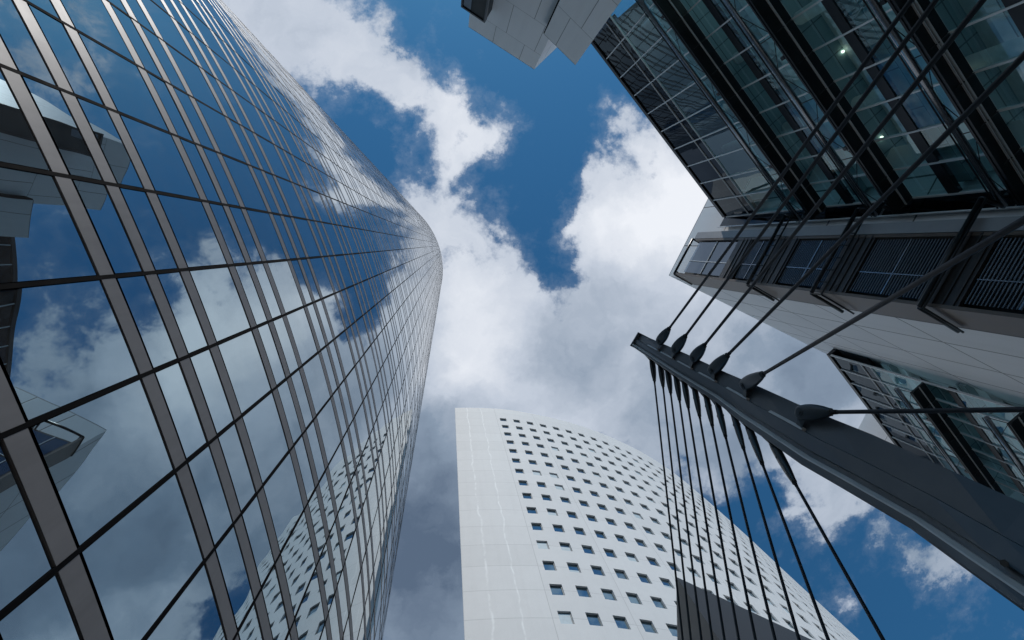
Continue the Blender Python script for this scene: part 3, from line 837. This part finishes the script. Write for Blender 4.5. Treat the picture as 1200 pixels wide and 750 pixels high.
CL = [  # px, py, rx, ry, rotation, strength
    (320, 30, 120, 75, 20, 1.5), (440, 85, 40, 28, 35, .8), (500, 130, 55, 38, 40, .95), (560, 160, 50, 24, -15, .75), (600, 135, 28, 25, 0, .5), (590, 108, 22, 9, -10, .45),
    (520, 195, 40, 30, 30, .35), (505, 235, 35, 22, 0, .55), (545, 290, 60, 50, 30, .62), (600, 320, 45, 28, 40, .45),
    (545, 400, 90, 80, 0, 1.5), (640, 450, 130, 75, 0, 1.5), (500, 600, 140, 220, 0, 2.2), (720, 420, 90, 80, 0, .8),
    (745, 140, 22, 30, 0, .6), (790, 205, 70, 55, 40, 1.1), (730, 250, 55, 45, -40, .8), (700, 290, 40, 35, 0, .6), (860, 290, 110, 100, 0, 1.2), (770, 320, 90, 60, 0, .9),
    (880, 420, 130, 80, 20, 1.8), (1000, 480, 100, 60, 20, .7), (780, 520, 110, 70, 20, 1.0), (965, 595, 50, 50, 0, .8), (1000, 560, 90, 50, 30, .85), (900, 500, 80, 50, 20, .8), (1040, 620, 90, 40, 35, .45), (1060, 640, 70, 22, 30, .35), (1130, 670, 80, 35, 20, .35), (1180, 740, 70, 25, 20, .3),
    (640, 330, 28, 40, 10, -.5), (670, 90, 90, 90, 0, -.5), (430, 170, 70, 30, 45, -.6), (640, 220, 45, 80, 15, -.4), (905, 575, 24, 26, 20, -.8), (1040, 710, 70, 30, 30, -.4), (660, 385, 30, 18, 0, -.3), (480, 10, 40, 30, 0, -.3),
    (1150, 250, 260, 160, 0, 1.0), (980, -20, 120, 70, 0, .7), (700, -220, 260, 90, 0, .7), (120, 300, 250, 400, 0, .4), (1350, -100, 300, 250, 0, .9), (400, 1000, 700, 180, 0, 1.0), (1110, 400, 220, 120, 10, 2.2), (1250, 520, 150, 150, 0, .8)]
dens = field(CL, 0.0, qw)
fb = noise_(nt, qw, 4.5, 12, .62)
fb2 = noise_(nt, qv, 14, 8, .65)
dn = math_(nt, 'MULTIPLY_ADD', math_(nt, 'SUBTRACT', fb, .5), 2.8, dens)
dn = math_(nt, 'MULTIPLY_ADD', math_(nt, 'SUBTRACT', fb2, .5), 2.0, dn)
mr = N(nt, 'ShaderNodeMapRange'); mr.interpolation_type = 'SMOOTHSTEP'; mr.inputs['From Min'].default_value = .32; mr.inputs['From Max'].default_value = 1.05
nt.links.new(dn, mr.inputs['Value'])
mr2 = N(nt, 'ShaderNodeMapRange'); mr2.interpolation_type = 'SMOOTHSTEP'; mr2.inputs['From Min'].default_value = .02; mr2.inputs['From Max'].default_value = .75
mr2.inputs['To Max'].default_value = .17; nt.links.new(dn, mr2.inputs['Value'])
cover = math_(nt, 'MAXIMUM', mr.outputs['Result'], mr2.outputs['Result'])
# light / dark of the cloud bodies
BR = [(330, 50, 140, 80, 20, .10), (530, 150, 90, 60, 20, .30), (540, 330, 70, 60, 0, .28), (560, 420, 60, 60, 0, .25), (800, 210, 80, 60, 0, .40), (850, 290, 80, 70, 0, .35), (730, 270, 60, 40, 0, .30), (590, 440, 110, 40, 0, .12),
      (500, 640, 100, 150, 0, -.50), (680, 430, 70, 45, 0, -.22), (700, 500, 120, 60, 0, .10), (780, 500, 70, 60, 0, -.18), (900, 430, 110, 70, 0, -.12), (970, 450, 60, 40, 0, -.14), (975, 590, 45, 40, 0, .05), (1150, 250, 250, 200, 0, -.22), (1100, 400, 200, 110, 0, -.22), (1080, 640, 120, 40, 0, -.22), (860, 540, 70, 50, 20, -.22), (230, 700, 300, 200, 0, -.3)]
br = field(BR, .57, qw)
fb3 = noise_(nt, qw, 7, 8, .55)
br = math_(nt, 'MULTIPLY_ADD', math_(nt, 'SUBTRACT', fb3, .5), .55, br)
rmp = nt.nodes.new('ShaderNodeValToRGB'); nt.links.new(br, rmp.inputs[0])
e = rmp.color_ramp.elements
e[0].position = 0.0; e[0].color = (.10, .145, .22, 1); e[1].position = 1; e[1].color = (.86, .89, .95, 1)
x = e.new(.35); x.color = (.25, .32, .42, 1); x = e.new(.65); x.color = (.54, .60, .70, 1)
skyc = N(nt, 'ShaderNodeVectorMath', operation='MULTIPLY'); nt.links.new(sky.outputs[0], skyc.inputs[0])
SKYS = .10
skyc.inputs[1].default_value = (.27, .72, .90)
cl = N(nt, 'ShaderNodeVectorMath', operation='SCALE'); nt.links.new(rmp.outputs[0], cl.inputs[0]); cl.inputs['Scale'].default_value = 1/SKYS
nt.links.new(mixc(nt, cover, skyc.outputs[0], cl.outputs[0]), bg.inputs[0]); bg.inputs[1].default_value = SKYS
w.cycles.sampling_method = 'MANUAL'; w.cycles.sample_map_resolution = 512

sl = bpy.data.lights.new('sun', 'SUN'); sl.energy = 2.7; sl.angle = math.radians(.5); sl.color = (1, .955, .90)
so = bpy.data.objects.new('sun', sl); COL.objects.link(so)
sd = Vector((SUN_AZ.x*math.cos(SUN_EL), SUN_AZ.y*math.cos(SUN_EL), math.sin(SUN_EL)))
so.rotation_euler = sd.to_track_quat('Z', 'Y').to_euler(); so.location = (0, 0, 200)

S.view_settings.view_transform = 'Standard'; S.view_settings.look = 'None'; S.view_settings.exposure = 0; S.view_settings.gamma = 1
S.render.engine = 'CYCLES'
S.cycles.max_bounces = 8; S.cycles.glossy_bounces = 5; S.cycles.transparent_max_bounces = 12; S.cycles.diffuse_bounces = 3
for o in list(COL.objects):
    if '_base' in o: del o['_base']
